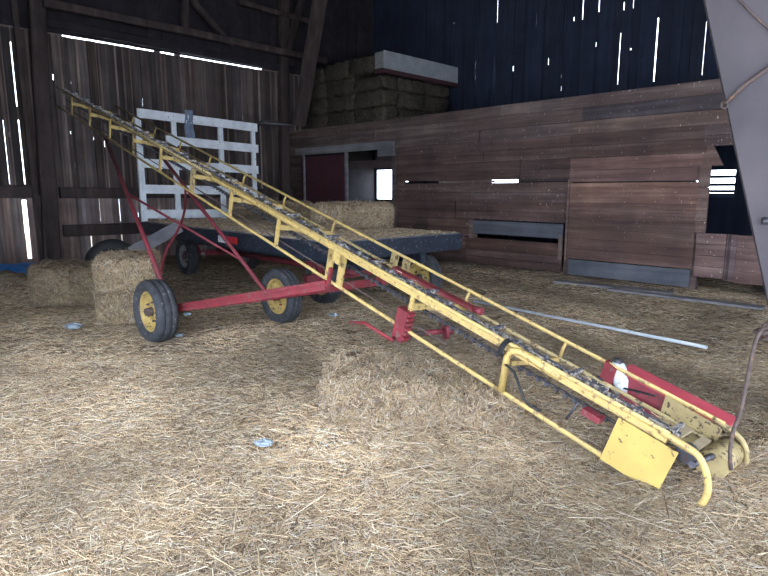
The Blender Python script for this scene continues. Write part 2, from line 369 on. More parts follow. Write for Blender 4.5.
bd(UC, -8.15, .05, 2.6); bd(-6.12, UL, .05, 1.32, (.6, .6, .62)); bd(-6.12, UL - .0, 2.14, 2.34, (.5, .5, .55)); bd(-5.15, UL, 2.34, 2.6, (.45, .45, .5), d=.06)
place(mb, 'wall_right', 'board', R0, be)
for i, (u0, u1, z0, z1) in enumerate([(-2.1, -.01, .70, .975), (US + .08, U2 - .03, .04, .325)]):
    m2 = MB().box(u0, u1, -.035, -.002, z0, z1, (.5, .55, .62)); o = m2.build('grey_plank', 'greyboard'); o.location = tuple(R0); o.rotation_euler.z = math.atan2(be[1], be[0])
    tag(o, ['blue-grey plank nailed over the gap in the board wall, left of the seam', 'blue-grey plank along the foot of the board wall, below the light brown panel'][i], 'plank')
mb = MB()
for u in (UL, -2.15, US, U2): mb.box(u - .05, u + .05, .035, .14, 0, T1 - .01)
for u in (-.04,): mb.box(u - .035, u + .035, -.05, -.012, .28, .75, (1.5, 1.5, 1.5))
mb.box(-2.2, -2.1, -.03, -.01, .6, .99, (1.6, 1.6, 1.6)); mb.box(US - .01, US + .03, -.032, -.01, .3, 1.8, (1.5, 1.4, 1.35)); mb.box(-3.0, 0, -.012, -.004, 2.197, 2.205, (1.6, 1.5, 1.4))
mb.box(UL - .06, UL + .06, -.05, -.01, .05, 2.56, (.8, .8, .9)); mb.box(2.78, 2.82, -.04, -.032, .22, .92, (.5, .5, .6))
place(mb, 'trim_1', 'board', R0, be)
# sliding door, its rail, loft floor
mb = MB()
for k in range(6): a = -8.12 + k * .327; mb.box(a, a + .322, -.06, -.03, .08, 2.52, jit(.1))
door = place(mb, 'door_1', 'doorred', R0, be)
mb = MB().box(-8.3, UL + .03, -.11, -.05, 2.58, 2.76); mb.box(-4.95, -4.4, -.11, -.06, 2.42, 2.6)
place(mb, 'trim_2', 'greyboard', R0, be)
mb = MB().box(-7.92, -7.86, -.14, -.1, .9, 2.6).box(-6.2, -6.12, -.09, -.03, .08, 2.6)
place(mb, 'trim_3', 'greyboard', R0, be)
mb = MB().box(UC + .04, UC + .07, .3, BACK - .05, 0, T1 - .15); place(mb, 'trim_shade_lining', 'dark', R0, be)  # added dark sheet standing in for the shade inside the granary
mb = MB().box(UC, 8, .05, BACK, T1 - .12, T1 - .02); place(mb, 'trim_4', 'dark', R0, be)
# roof: two dark slopes on purlins
mb = MB()
def rp(u, v, z): return R0 + be * u + bc * v + V3(0, 0, z)
for a, b, za, zb in ((-12.5, -4.0, 6.6, 9.4), (-4.0, BACK + .6, 9.4, 7.6)):
    P8 = [rp(UC - .5, a, za), rp(9.2, a, za), rp(9.2, b, zb), rp(UC - .5, b, zb)]
    mb.hexa([p for p in P8] + [p + V3(0, 0, .06) for p in P8])
tag(mb.build('ceiling', 'dark'), kind='structure')
# unseen doorway side and right gable, added to limit daylight, openings sized for it
VF = -11.2; UR = 9.0
mb = MB().box(UC - .2, -.2, VF - .1, VF, -.1, 8); mb.box(-.2, UR, VF - .1, VF, 3.2, 8)
place(mb, 'wall_front_unseen', 'dark', R0, be)
mb = MB().box(UR, UR + .1, -2.6, BACK, -.1, 9.4); mb.box(UR, UR + .1, VF, -2.6, 3.4, 9.4)
place(mb, 'wall_gable_unseen', 'dark', R0, be)

# ------------------------------------------------------------------ timbers
def timber(name, p, q, w, h, label, cat, m='timber', up=None):
    p = np.asarray(p, float); q = np.asarray(q, float); mid = (p + q) / 2 * V3(1, 1, 0) + V3(0, 0, min(p[2], q[2]))
    D = (q - p) / np.linalg.norm(q - p); upv = up if up is not None else ((0, 0, 1) if abs(D[2]) < .9 else tuple(be))
    mb = MB(); N = 7; S = np.cross(D, upv); S /= np.linalg.norm(S); T = np.cross(S, D); vs_ = []
    for i in range(N):
        c = p + (q - p) * i / (N - 1) + (S * random.uniform(-1, 1) + T * random.uniform(-1, 1)) * .012
        for a, b in ((-1, -.8), (-.8, -1), (.8, -1), (1, -.8), (1, .8), (.8, 1), (-.8, 1), (-1, .8)): vs_.append(c + S * w / 2 * a + T * h / 2 * b)
    fs = [(i * 8 + k, i * 8 + (k + 1) % 8, (i + 1) * 8 + (k + 1) % 8, (i + 1) * 8 + k) for i in range(N - 1) for k in range(8)] + [tuple(range(8))[::-1], tuple((N - 1) * 8 + k for k in range(8))]
    mb.add(vs_, fs); return tag(mb.build(name, m, loc=mid), label, cat)
def Ap(s, z, off=.0): return A0 + bc * s + be * off + V3(0, 0, z)
s0 = Aw(39, 130, .25)[0]; s1 = Aw(53, 130, .25)[0]; sp = (s0 + s1) / 2
timber('barn_post', Ap(sp - .12, 0, .25), Ap(sp + .12, 8, .25), s1 - s0 + .03, .22, 'thick dark upright barn post beside the upper end of the bale elevator', 'post')
timber('barn_post', Ap(sp - .30, 0, .12), Ap(sp - .33, 8, .12), .1, .08, 'thin upright stud just left of the thick barn post', 'post', 'timber')
za, zb = Aw(90, 197)[1], Aw(90, 188)[1]
timber('girt', Ap(-5, (za + zb) / 2, .08), Ap(sp - .3, (za + zb) / 2 + .02, .08), .12, .26, 'dark horizontal girt on the plank wall, left of the thick post', 'beam', 'timber')
timber('girt', Ap(sp + .2, (za + zb) / 2, .08), Ap(7.8, (za + zb) / 2 - .05, .08), .12, .24, 'dark horizontal girt on the plank wall at the height of the rack rails', 'beam', 'timber')
za, zb = Aw(90, 235)[1], Aw(90, 224)[1]
timber('girt', Ap(sp + .2, (za + zb) / 2, .08), Ap(7.5, (za + zb) / 2 - .04, .08), .12, .26, 'lower horizontal girt on the plank wall above the hay bales', 'beam', 'timber')
zt = Aw(60, 6, .5)[1]
timber('tie_beam', Ap(sp + .1, zt, .5), Ap(7.7, Aw(290, 54, .5)[1], .5), .14, .16, 'long dark tie beam high across the plank wall', 'beam', 'timber')
timber('wall_plate', Ap(sp + .1, zt - .28, .12), Ap(7.6, zt - .36, .12), .12, .18, 'dark wall plate just above the long bright slit', 'beam', 'dark')
def tpx(a, b, w, h, off, label, m='timber', name='brace'):
    p = Ap(*Aw(*a, off), off); q = Ap(*Aw(*b, off), off); return timber(name, p, q, w, h, label, 'beam', m)
tpx((185, 35), (185, -20), .16, .12, .3, 'short upright timber standing on the tie beam above the white rack', name='strut_post')
tpx((192, 0), (232, 46), .14, .12, .45, 'diagonal brace dropping onto the tie beam above the wagon rack')
tpx((238, 2), (310, 22), .14, .12, .3, 'short sloping timber high in the corner of the barn')
tpx((284, -20), (284, 248), .26, .2, .2, 'upright post in the corner between plank wall and board wall', name='barn_post')
tpx((305, -12), (287, 52), .16, .14, .3, 'slim leaning brace left of the big slanted timber')
p = onplane(322, -10, R0 - bc * .35, bc); q = onplane(299, 125, R0 - bc * .35, bc)
timber('slanted_timber', q, p, .34, .22, 'big slanted timber rising from the board wall beside the loft hay', 'beam')
mb = MB(); a, b = Aw(262, 124, .4)[0], Aw(293, 124, .4)[0]; z = Aw(277, 125, .4)[1]
c0 = Ap((a + b) / 2, z, .2)
mb.hexa([Ap(a, z, .5), Ap(b, z, .5), Ap(b, z, .0), Ap(a, z, .0), Ap(a, z + .03, .5), Ap(b, z + .03, .5), Ap((a + b) / 2 + .2, z + .16, .0), Ap((a + b) / 2 - .2, z + .16, .0)])
tag(mb.build('wall_shelf', 'greyboard', loc=c0), 'small grey peaked shelf on the corner post right of the white rack', 'shelf')

# ------------------------------------------------------------------ loft: hay and the white fronted box
def bale(name, c, X, Y, Z, m, label, cat='hay bale', group=None, fib=2500, rough=.02, colmul=.8, squash=0, round_=.05, seed=0):
    """c = centre of the underside, X/Y/Z half vectors (Z full height)"""
    r2 = np.random.default_rng(seed + 5); c, X, Y, Z = (np.asarray(a, float) for a in (c, X, Y, Z))
    lx, ly, lz = np.linalg.norm(X), np.linalg.norm(Y), np.linalg.norm(Z) / 2; n = (max(6, int(lx * 22)), max(6, int(ly * 22)), max(5, int(lz * 26)))
    mb = MB(); idx = {}; vs_ = []; fs = []
    def vid(i, j, k):
        if (i, j, k) not in idx:
            p = V3(2 * i / n[0] - 1, 2 * j / n[1] - 1, 2 * k / n[2] - 1); L = V3(lx, ly, lz); w = p * L
            core = np.clip(w, -(L - round_), L - round_); dd = w - core; dn = np.linalg.norm(dd)
            if dn > 1e-6: w = core + dd / dn * min(dn, round_)
            nn = p / np.linalg.norm(p)
            w = w + nn * (rough * .8 * math.sin(w[0] * 17 + seed) * math.sin(w[1] * 13 + w[2] * 19) + r2.normal(0, rough * .35))
            if squash: w[2] -= squash * lz * (w[0] / lx * .5 + .5) * (w[2] / lz * .5 + .5)
            w[2] = max(w[2], -lz)
            idx[(i, j, k)] = len(vs_); vs_.append(c + X / lx * w[0] + Y / ly * w[1] + Z / (2 * lz) * (w[2] + lz))
        return idx[(i, j, k)]
    for k in (0, n[2]):
        for i in range(n[0]):
            for j in range(n[1]): q = (vid(i, j, k), vid(i + 1, j, k), vid(i + 1, j + 1, k), vid(i, j + 1, k)); fs.append(q if k else q[::-1])
    for j in (0, n[1]):
        for i in range(n[0]):
            for k in range(n[2]): q = (vid(i, j, k), vid(i, j, k + 1), vid(i + 1, j, k + 1), vid(i + 1, j, k)); fs.append(q if j else q[::-1])
    for i in (0, n[0]):
        for j in range(n[1]):
            for k in range(n[2]): q = (vid(i, j, k), vid(i, j + 1, k), vid(i, j + 1, k + 1), vid(i, j, k + 1)); fs.append(q if i else q[::-1])
    mb.add(vs_, fs, smooth=True); root = mb.build(name, m, loc=c); tag(root, label, cat, group)
    if fib:
        va = np.array(vs_); cen = c + Z / 2; pick = r2.integers(0, len(fs), fib); fa = np.array(fs)[pick]
        wgt = r2.dirichlet([1, 1, 1, 1], fib); P = np.einsum('nk,nkd->nd', wgt, va[fa])
        nr = np.cross(va[fa[:, 1]] - va[fa[:, 0]], va[fa[:, 3]] - va[fa[:, 0]]); nr /= np.linalg.norm(nr, axis=1, keepdims=True) + 1e-9
        sgn = np.sign(np.einsum('nd,nd->n', nr, P - cen)); nr *= sgn[:, None]
        D = r2.normal(size=(fib, 3)); D -= nr * np.einsum('nd,nd->n', D, nr)[:, None] * .75
        Ln = r2.uniform(.04, .14, fib); keep = P[:, 2] > c[2] + .01
        s_ = stalks(P[keep] + nr[keep] * .004, D[keep], nr[keep], Ln[keep], r2.uniform(.0015, .003, keep.sum()), colmul)
        f_ = stalk_object('loose_stalks', [s_], root, tuple(c)); f_['kind'] = 'stuff'
    return root
zl = T1 - .01
k = 0
uF = Rw(384, 60, .35)[0]; zF = Rw(384, 50, .35)[1]
nb = 4; hb = (zF - .02 - zl) / nb
lw = (uF - UC - .15) / 3
lay = [(0, 'lowest'), (1, 'second'), (2, 'third'), (3, 'top')]
for i in range(3):
    for lv, nm in lay:
        hh = hb * (.94 if (i == 0 and lv == 3) else (.76 if (i == 2 and lv == 2) else 1)); lw = (uF - (.36 if lv == 3 else 0) - UC - .15) / 3
        u = UC + .12 + lw * (i + .5)
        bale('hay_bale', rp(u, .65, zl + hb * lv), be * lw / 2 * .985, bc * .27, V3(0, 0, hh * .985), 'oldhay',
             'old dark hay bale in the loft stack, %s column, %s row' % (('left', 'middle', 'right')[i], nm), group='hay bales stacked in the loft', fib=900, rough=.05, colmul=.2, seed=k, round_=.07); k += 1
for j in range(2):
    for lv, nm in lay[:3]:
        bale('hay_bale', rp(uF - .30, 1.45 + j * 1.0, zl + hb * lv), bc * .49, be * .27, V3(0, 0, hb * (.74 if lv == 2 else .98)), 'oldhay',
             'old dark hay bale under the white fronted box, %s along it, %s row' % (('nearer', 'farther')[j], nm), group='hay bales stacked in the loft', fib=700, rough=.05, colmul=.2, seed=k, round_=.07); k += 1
# box
bx = thing('loft_box', rp(uF + .05, .5, 0) + V3(0, 0, Rw(384, 68, .35)[1]), 'long white sided box with a dark red underside lying on the loft hay', 'box')
z0, z1 = Rw(384, 68, .35)[1], Rw(384, 50, .35)[1]
mb = MB(); cr = rp(uF - .02, .35, 0)
def bxp(a, b, z): return cr + be * a + bc * b + V3(0, 0, z)
def pbox(mb, a0, a1, b0, b1, z0, z1, col=(1, 1, 1)):
    return mb.hexa([bxp(a0, b0, z0), bxp(a1, b0, z0), bxp(a1, b1, z0), bxp(a0, b1, z0), bxp(a0, b0, z1), bxp(a1, b0, z1), bxp(a1, b1, z1), bxp(a0, b1, z1)], col)
pbox(MB(), 0, .03, 0, 2.9, z0, z1).build('side_board', 'dullwhite', bx)
pbox(MB(), -.3, 0, 0, .03, z0 + .02, z1 - .02).build('end_board', 'greyrim', bx)
pbox(MB(), -.3, .03, 0, 2.9, z0 - .10, z0 - .002).build('underside', 'doorred', bx)
tag(bpy.data.objects['underside'], 'dark red underside')

# ------------------------------------------------------------------ straw on the floor
def scatter(n, y0, y1, xw, L0, L1, w0, w1, lift=.012):
    y = y0 + (y1 - y0) * rng.random(n) ** 1.0; x = (rng.random(n) * 2 - 1) * (y * xw + .5)
    z = ground_h(x, y) + rng.random(n) * lift + .002
    a = rng.random(n) * 2 * math.pi; D = np.stack([np.cos(a), np.sin(a), rng.normal(0, .12, n)], 1)
    N = np.tile(V3(0, 0, 1), (n, 1)); Ln = L0 + (L1 - L0) * rng.random(n) ** 2
    patch = .84 + .32 * np.sin(1.9 * x + 1.1 * np.sin(1.3 * y)) * np.sin(1.6 * y + np.sin(2.3 * x)) + .07 * np.sin(6 * x + 3 * y)
    v, f, c = stalks(np.stack([x, y, z], 1), D, N, Ln, w0 + (w1 - w0) * rng.random(n)); return v, f, np.clip(c * np.repeat(patch, 6)[:, None], 0, .95)
sets = [scatter(60000, 1.7, 3.4, .72, .02, .13, .0009, .0022), scatter(60000, 3.2, 5.5, .72, .03, .14, .0014, .003), scatter(50000, 5.2, 9.0, .72, .04, .16, .002, .0042), scatter(16000, 8.5, 12.5, .6, .06, .18, .003, .006),
        scatter(500, 1.9, 4.5, .7, .16, .32, .002, .0032, .03)]
tag(stalk_object('loose_straw', sets), 'loose pale straw and chaff littering the whole barn floor', 'straw', kind='stuff')

# ------------------------------------------------------------------ bales on the floor and the wagon
c = atz(424, 404, 0) ; xr = V3(.97, -.05, 0); xr /= np.linalg.norm(xr); yr = V3(-xr[1], xr[0], 0)
bale('burst_hay_bale', V3(.27, 3.97, .0), xr * .68, yr * .34, V3(0, 0, .39), 'hay', 'low burst hay bale half buried in straw in the middle of the floor', fib=26000, rough=.04, colmul=.70, squash=.85, round_=.11, seed=40)
hx = V3(.80, .28, 0); hx /= np.linalg.norm(hx); hy = V3(-hx[1], hx[0], 0)
cb = atz(131, 321, 0) + hy * .30
bale('hay_bale', cb, hx * .36, hy * .55, V3(0, 0, .40), 'hay', 'straw bale on the floor behind the left elevator wheel, under another bale', fib=5000, colmul=.7, seed=50, group='bales behind the left wheel')
bale('hay_bale', cb + V3(-.01, .03, .395), hx * .35, hy * .54, V3(0, 0, .40), 'hay', 'straw bale topmost behind the left elevator wheel, in front of the dark spare tyre', fib=5000, colmul=.8, seed=51, group='bales behind the left wheel')
cc = atz(68, 309, 0) + hy * .5
bale('hay_bale', cc, hx * .48, hy * .45, V3(0, 0, .58), 'hay', 'loose sagging straw bale between the bale pair and the thick barn post', fib=6000, colmul=.5, squash=.1, seed=52, rough=.05, round_=.14)
# wagon bales
px0 = atz(311, 229, WZ + .02); px1 = atz(393, 229, WZ + .02)
bb = px1 - px0; L_ = np.linalg.norm(bb) / 2; bb /= np.linalg.norm(bb); by = V3(-bb[1], bb[0], 0)
bale('hay_bale', (px0 + px1) / 2 + by * .25, bb * L_, by * .25, V3(0, 0, .385), 'hay', 'golden straw bale at the right end of the wagon deck', fib=6000, colmul=.75, round_=.12, seed=60, group='bales on the wagon')
c2 = atz(283, 221, WZ + .02)
bale('hay_bale', c2 + by * .35, bb * .50, by * .25, V3(0, 0, .36), 'hay', 'darker straw bale on the wagon deck left of the golden bale', fib=3000, colmul=.6, seed=61, group='bales on the wagon')
bale('hay_bale', c2 + by * 1.0 - bb * .75, bb * .45, by * .24, V3(0, 0, .36), 'hay', 'straw bale farther back on the wagon deck near the white rack', fib=3000, colmul=.5, seed=62, group='bales on the wagon')

# ------------------------------------------------------------------ hay wagon
wg = thing('hay_wagon', G(WL / 2, WW / 2, 0), 'flat hay wagon with dark steel edge and white rack parked behind the elevator', 'wagon')
mb = MB()
for i in range(9):
    a = WW * i / 9; P4 = [G(0, a, WZ - .04), G(0, a + WW / 9 - .008, WZ - .04), G(WL, a + WW / 9 - .008, WZ - .04), G(WL, a, WZ - .04)]
    mb.hexa([p for p in P4][::-1] + [p + V3(0, 0, .04) for p in P4][::-1], jit(.15))
mb.build('deck', 'greyboard', wg)
for a in (0, WW): MB().bar(G(-.03, a, WZ - .12), G(WL + .03, a, WZ - .12), .07, .22).build('side_beam', 'navy', wg)
for a in (0, WL): MB().bar(G(a, -.03, WZ - .12), G(a, WW + .03, WZ - .12), .07, .22).build('end_beam', 'navy', wg)
for a in (.62, WW - .62): MB().bar(G(.1, a, WZ - .3), G(WL - .1, a, WZ - .3), .10, .2).build('long_sill', 'navy', wg)
for i in range(6): MB().bar(G(.35 + i * 1.1, .05, WZ - .16), G(.35 + i * 1.1, WW - .05, WZ - .16), .08, .14).build('cross_sill', 'navy', wg)
MB().tube([G(.9, WW / 2, .42), G(5.4, WW / 2, .42)], .05).build('reach_pole', 'darkred', wg)
for l in (1.2, 5.4):
    MB().bar(G(l, .45, .38), G(l, WW - .45, .38), .1, .1).build('axle', 'darkred', wg)
    for a in (.75, WW - .75): MB().bar(G(l, a, .38), G(l, a - .1 * (1 if a < 1 else -1), WZ - .4), .08, .08, up=tuple(wd)).build('bolster_post', 'darkred', wg)
    MB().bar(G(l, .5, WZ - .42), G(l, WW - .5, WZ - .42), .1, .08).build('bolster', 'darkred', wg)
MB().bar(G(4.2, .3, .50), G(5.2, .75, .34), .06, .04).build('drawbar', 'greyboard', wg)
def wheel(parent, c, ax, R, W, rimR, rimm, hubm, face=1):
    ax = np.asarray(ax, float); ax /= np.linalg.norm(ax); h = W / 2
    prof = [(-h * .55, rimR), (-h * .8, rimR + .02), (-h, rimR + (R - rimR) * .5), (-h * .95, R - .035), (-h * .72, R - .006), (-h * .35, R), (-h * .3, R - .008), (-h * .24, R), (0, R + .001), (h * .24, R), (h * .3, R - .008), (h * .35, R), (h * .72, R - .006), (h * .95, R - .035), (h, rimR + (R - rimR) * .5), (h * .8, rimR + .02), (h * .55, rimR)]
    t = MB().revolve(c, ax, prof, 48, bumps=lambda k, j: (.007 if (k + (j > 8)) % 2 and 3 <= j <= 13 else 0)).build('wheel', 'tyre', parent)
    for f in (-1, 1):
        rp_ = [(f * h * .62, rimR + .012), (f * h * .66, rimR - .008), (f * h * .45, rimR - .022), (f * h * .15, rimR - .035), (f * h * .08, rimR * .55), (f * h * .3, rimR * .42), (f * h * .3, .001)]
        MB().revolve(c, ax, rp_, 32).build('rim', rimm, t)
    mb = MB()
    for f in (-1, 1):
        mb.tube([c, c + ax * f * h * .9], [.055, .04], 14)
        for k in range(5):
            a = 2 * math.pi * k / 5; S = np.cross(ax, (0, 0, 1)); S /= np.linalg.norm(S); T = np.cross(S, ax); p = c + (S * math.cos(a) + T * math.sin(a)) * rimR * .5
            mb.tube([p, p + ax * f * h * .45], .012, 6)
    mb.build('hub', hubm, t); return t
def onfloor(p, R): return V3(p[0], p[1], R + float(ground_h(p[0], p[1])) - .012)
for l, a, rm, st in ((1.64, .80, 'rim', 0), (5.4, .5, 'greyrim', 0), (.85, WW - .28, 'rim', 0), (5.4, WW - .5, 'greyrim', 0)):
    wheel(wg, onfloor(G(l if l > 2 else l - .38, a, 0), .355), wc, .36, .2, .22, rm, 'steel')
# reflector on the near beam
q0 = onplane(219, 233, G(0, -.068, 0), wc); zr = WZ - .125
ls = [float((onplane(x, 233, G(0, -.068, 0), wc) - wP) @ wd) for x in (237, 226, 218)]
MB().obox(G((ls[0] + ls[1]) / 2, -.068, zr), wd * (ls[1] - ls[0]) / 2, wc * .004, V3(0, 0, .05)).build('red_reflector', 'decal_red', wg)
MB().obox(G((ls[2] + ls[1]) / 2, -.068, zr), wd * (ls[2] - ls[1]) / 2, wc * .004, V3(0, 0, .05)).build('white_reflector', 'decal_white', wg)
nn_ = 9000; la, lb = rng.uniform(0, WL, nn_), rng.uniform(0, WW, nn_); Pq = wP + wd * la[:, None] + wc * lb[:, None] + V3(0, 0, WZ + .006)
tag(stalk_object('deck_straw', [stalks(Pq, np.c_[rng.normal(size=(nn_, 2)), rng.normal(0, .08, nn_)], np.tile(V3(0, 0, 1), (nn_, 1)), rng.uniform(.05, .16, nn_), rng.uniform(.003, .006, nn_))]), 'loose straw strewn over the wagon deck', 'straw', kind='stuff')
# white rack on the far end
def rk(x, y): p = onplane(x, y, G(WL - .05, 0, 0), wd); return float((p - wP) @ wc), float(p[2])
rkr = MB()
def rail(name, z, a0, a1, hgt=.15, off=-.05, tilt=0):
    MB().hexa([G(WL - .05 + off - .015, a0, z - hgt / 2), G(WL - .05 + off - .015, a1, z - hgt / 2 + tilt), G(WL - .05 + off + .015, a1, z - hgt / 2 + tilt), G(WL - .05 + off + .015, a0, z - hgt / 2),
               G(WL - .05 + off - .015, a0, z + hgt / 2), G(WL - .05 + off - .015, a1, z + hgt / 2 + tilt), G(WL - .05 + off + .015, a1, z + hgt / 2 + tilt), G(WL - .05 + off + .015, a0, z + hgt / 2)]).build(name, 'white', wg)
aL, aR = rk(134, 113)[0], rk(257, 128)[0]
for (xl, yl), (xr_, yr_) in (((136, 113), (256, 128)), ((165, 140), (257, 149)), ((141, 163), (257, 170)), ((142, 189), (256, 191)), ((143, 214), (257, 213))):
    a0, z0 = rk(xl, yl); a1, z1 = rk(xr_, yr_); rail('rack_rail', z0, a0, a1, .17, -.05, z1 - z0)
for x, w in ((141, .11), (176, .10), (222, .10), (254, .09)):
    a = rk(x, 170)[0]; zt_ = rk(x, {141: 117, 176: 119, 222: 123, 254: 130}[x])[1]
    MB().bar(G(WL - .05, a, WZ), G(WL - .05, a, zt_), w, .06, up=tuple(wd)).build('rack_post', 'white', wg)
a, z = rk(187, 112); a2, z2 = rk(187, 138)
mb = MB(); vs_ = []
for j in range(9):
    for i in range(6):
        zz = z + .03 - (z + .03 - z2) * j / 8; vs_.append(G(WL - .05 - .065 - .02 * math.sin(i * 2 + j * .6) - .01, a - .09 + .036 * i + .015 * math.sin(j), zz))
vs_ += [v + wd * .012 for v in vs_]; q = [(j * 6 + i, j * 6 + i + 1, (j + 1) * 6 + i + 1, (j + 1) * 6 + i) for j in range(8) for i in range(5)]
mb.add(vs_, q + [tuple(k + 54 for k in f)[::-1] for f in q], smooth=True)
tag(mb.build('rag', 'rag', loc=G(WL - .15, a, z2)), 'blue-grey rag hanging over the top rails of the white rack', 'rag')

# ------------------------------------------------------------------ bale elevator
el = thing('bale_elevator', E(4.2, .3) * V3(1, 1, 0), 'long yellow bale elevator with red undercarriage reaching up to the plank wall', 'elevator')
SP = .943
def part(mb, name, m, lab=None, par=None):
    o = mb.build(name, m, par or el)
    if lab: o['label'] = lab
    return o
tl, tu = -1.02, 10.35
tb = -.06
for a, b, m_ in ((tl, 4.25, 'yellow'), (4.26, tu, 'dull_yellow')):
    mb = MB().tube([E(a, 0, 0), E(b, 0, 0)], .014)
    if a < 0: mb.obox(E((a + b) / 2, 0, -.024), ed * (b - a) / 2, ec * .004, en * .024); mb.tube([E(a, 0, -.050), E(b, 0, -.050)], .008)
    part(mb, 'near_side_rail', m_)
part(MB().tube([E(tu - .1, 0, -.33), E(-.9, 0, -.34)], .015), 'lower_rail', 'yellow')
part(MB().tube([E(tu - .1, .09, -.31), E(.6, .09, -.31)], .006, 6), 'cable', 'rust')
part(MB().tube([E(tu - .9, .67, -.225), E(-1.10, .67, -.235)], .014), 'far_side_rail', 'dull_yellow')
part(MB().tube([E(tu - .9, .7, -.10), E(-1.12, .7, -.10)], .014), 'guide_rail', 'yellow')
for k in range(1, 11):
    if k == 2:
        for dt in (-.11, .11):
            part(MB().obox(E(k * SP + dt * .75, .0, -.19), ed * .035, ec * .01, en * .15), 'bracket_plate', 'yellow')
        part(MB().obox(E(k * SP, .0, -.10), ed * .12, ec * .01, en * .05), 'bracket_plate', 'yellow'); continue
    w = .09 if k == 5 else (.034 if k < 3 else .045)
    part(MB().bar(E(k * SP, 0, -.005 if k > 5 else -.05), E(k * SP, 0, -.335), w, .02, up=tuple(ec)), 'strut', 'dull_yellow' if k in (5, 7) else 'yellow')
    part(MB().bar(E(k * SP, 0, -.135), E(k * SP, .67, -.245), .045, .05), 'cross_member', 'yellow')
for k in range(0, 10):
    if k == 2:
        for dt in (-.07, .09): part(MB().obox(E(k * SP + dt - .1, .7, -.18), ed * .045, ec * .01, en * .09), 'bracket_plate', 'dull_yellow')
        continue
    part(MB().tube([E(k * SP, .7, -.10), E(k * SP, .68, -.15), E(k * SP, .675, -.225)], .013, 8), 'guide_post', 'yellow')
part(MB().bar(E(0, 0, -.12), E(0, .67, -.245), .03, .03), 'cross_member', 'yellow')
# bent strut with hose at the lower joint
part(MB().tube([E(-.35, .0, -.03), E(-.06, -.02, .0), E(.0, -.03, -.02), E(.02, -.03, -.08), E(.0, -.01, -.33)], .024), 'strut', 'yellow')
part(MB().tube([E(.02, -.04, -.12), Epx(514, 372, -.05), Epx(520, 388, -.06), Epx(524, 399, -.06), Epx(530, 406, -.06), Epx(541, 411, -.05)], .008, 8), 'hose', 'black')
part(MB().revolve(E(.06, 0, -.045), ed, [(-.02, .066), (.02, .066), (.02, .06), (-.02, .06), (-.02, .066)], 20), 'clamp', 'black')
part(MB().tube([Epx(579, 402, .1), Epx(566, 419, .1)], .009, 8), 'pin', 'steel')
# conveyor chain: upper run on the trough edge, return run beneath
def chain_run(a, b, t0, t1, r, lug, name, m):
    mb = MB(); t = t0; i = 0
    while t < t1:
        for s_ in (-.014, .014): mb.obox(E(t + .035, a + s_ + (.006 if i % 2 else 0), b), ed * .038, ec * .003, en * r)
        mb.tube([E(t, a - .02, b), E(t, a + .02, b)], .007, 6)
        if not lug: mb.obox(E(t, a, b - .012), ed * .012, ec * .018, en * .01)
        if lug and i % 3 == 0: mb.obox(E(t + .03, a, b + .012), ed * .010, ec * .04, en * .012)
        if lug and i % 9 == 0: mb.obox(E(t + .03, a + .04, b + .012), ed * .012, ec * .08, en * .010)
        t += .07; i += 1
    return part(mb, name, m)
chain_run(.062, -.006, -1.05, 10.2, .013, True, 'conveyor_chain', 'chain')
chain_run(.12, -.17, -1.0, 10.2, .004, False, 'return_chain', 'steel')
part(MB().obox(E(4.5, .062, -.06), ed * 5.7, ec * .012, en * .006), 'chain_track', 'dull_yellow')
nn_ = 620; tt = -1.0 + 10.6 * rng.random(nn_) ** 1.6; Pq = eO + ed * tt[:, None] + ec * rng.uniform(.02, .14, nn_)[:, None] + en * rng.uniform(-.03, .012, nn_)[:, None]
Dq = rng.normal(size=(nn_, 3)) * .5 + ed * 1.0
so = stalk_object('straw_bits', [stalks(Pq, Dq, np.tile(en, (nn_, 1)), rng.uniform(.02, .06, nn_), rng.uniform(.0014, .003, nn_), .85)], el, ROOT[el.name]); so['kind'] = 'stuff'
# lower end
def plate(name, pts, a, th, m, lab=None):
    P_ = [E(t, a, b) for t, b in pts]; Q_ = [p + ec * th for p in P_]; n = len(pts)
    return part(MB().add(P_ + Q_, [tuple(range(n)), tuple(range(n, 2 * n))[::-1]] + [(i + n, (i + 1) % n + n, (i + 1) % n, i) for i in range(n)]), name, m, lab)
plate('side_plate', [(-.756, -.055), (-1.10, -.06), (-1.085, -.35), (-.745, -.352)], -.02, .006, 'yellow_plate', 'bright yellow plate')
plate('side_plate', [(-.757, -.105), (-1.12, -.13), (-1.13, -.37), (-.777, -.375)], .69, .006, 'dull_yellow', 'rust pitted yellow plate')
mb = MB().obox(E(-.785, .80, -.115), ed * .36, ec * .09, en * .012)
part(mb, 'belt_guard', 'pink', 'pale red belt guard top')
plate('guard_side', [(-.44, -.12), (-.80, -.12), (-.80, -.36), (-.50, -.36)], .72, .02, 'darkred', 'dark red side of the belt guard')
part(MB().tube([E(-1.20, .36, -.22), E(-1.20, .74, -.25)], .085, 24), 'drum', 'dull_yellow')
part(MB().tube([E(-1.17, .02, -.10), E(-1.20, .80, -.25)], .018, 12), 'drum_shaft', 'steel')
part(MB().tube([E(-1.12, .05, -.08), E(-1.12, .09, -.08)], .055, 14), 'sprocket', 'steel')
for x, y in ((683, 432), (701, 443)):
    p = Epx(x, y, .45); part(MB().bar(p + ec * .10 - en * .01, p - ec * .10 + en * .01, .05, .018, up=tuple(en)), 'paddle', 'tan')
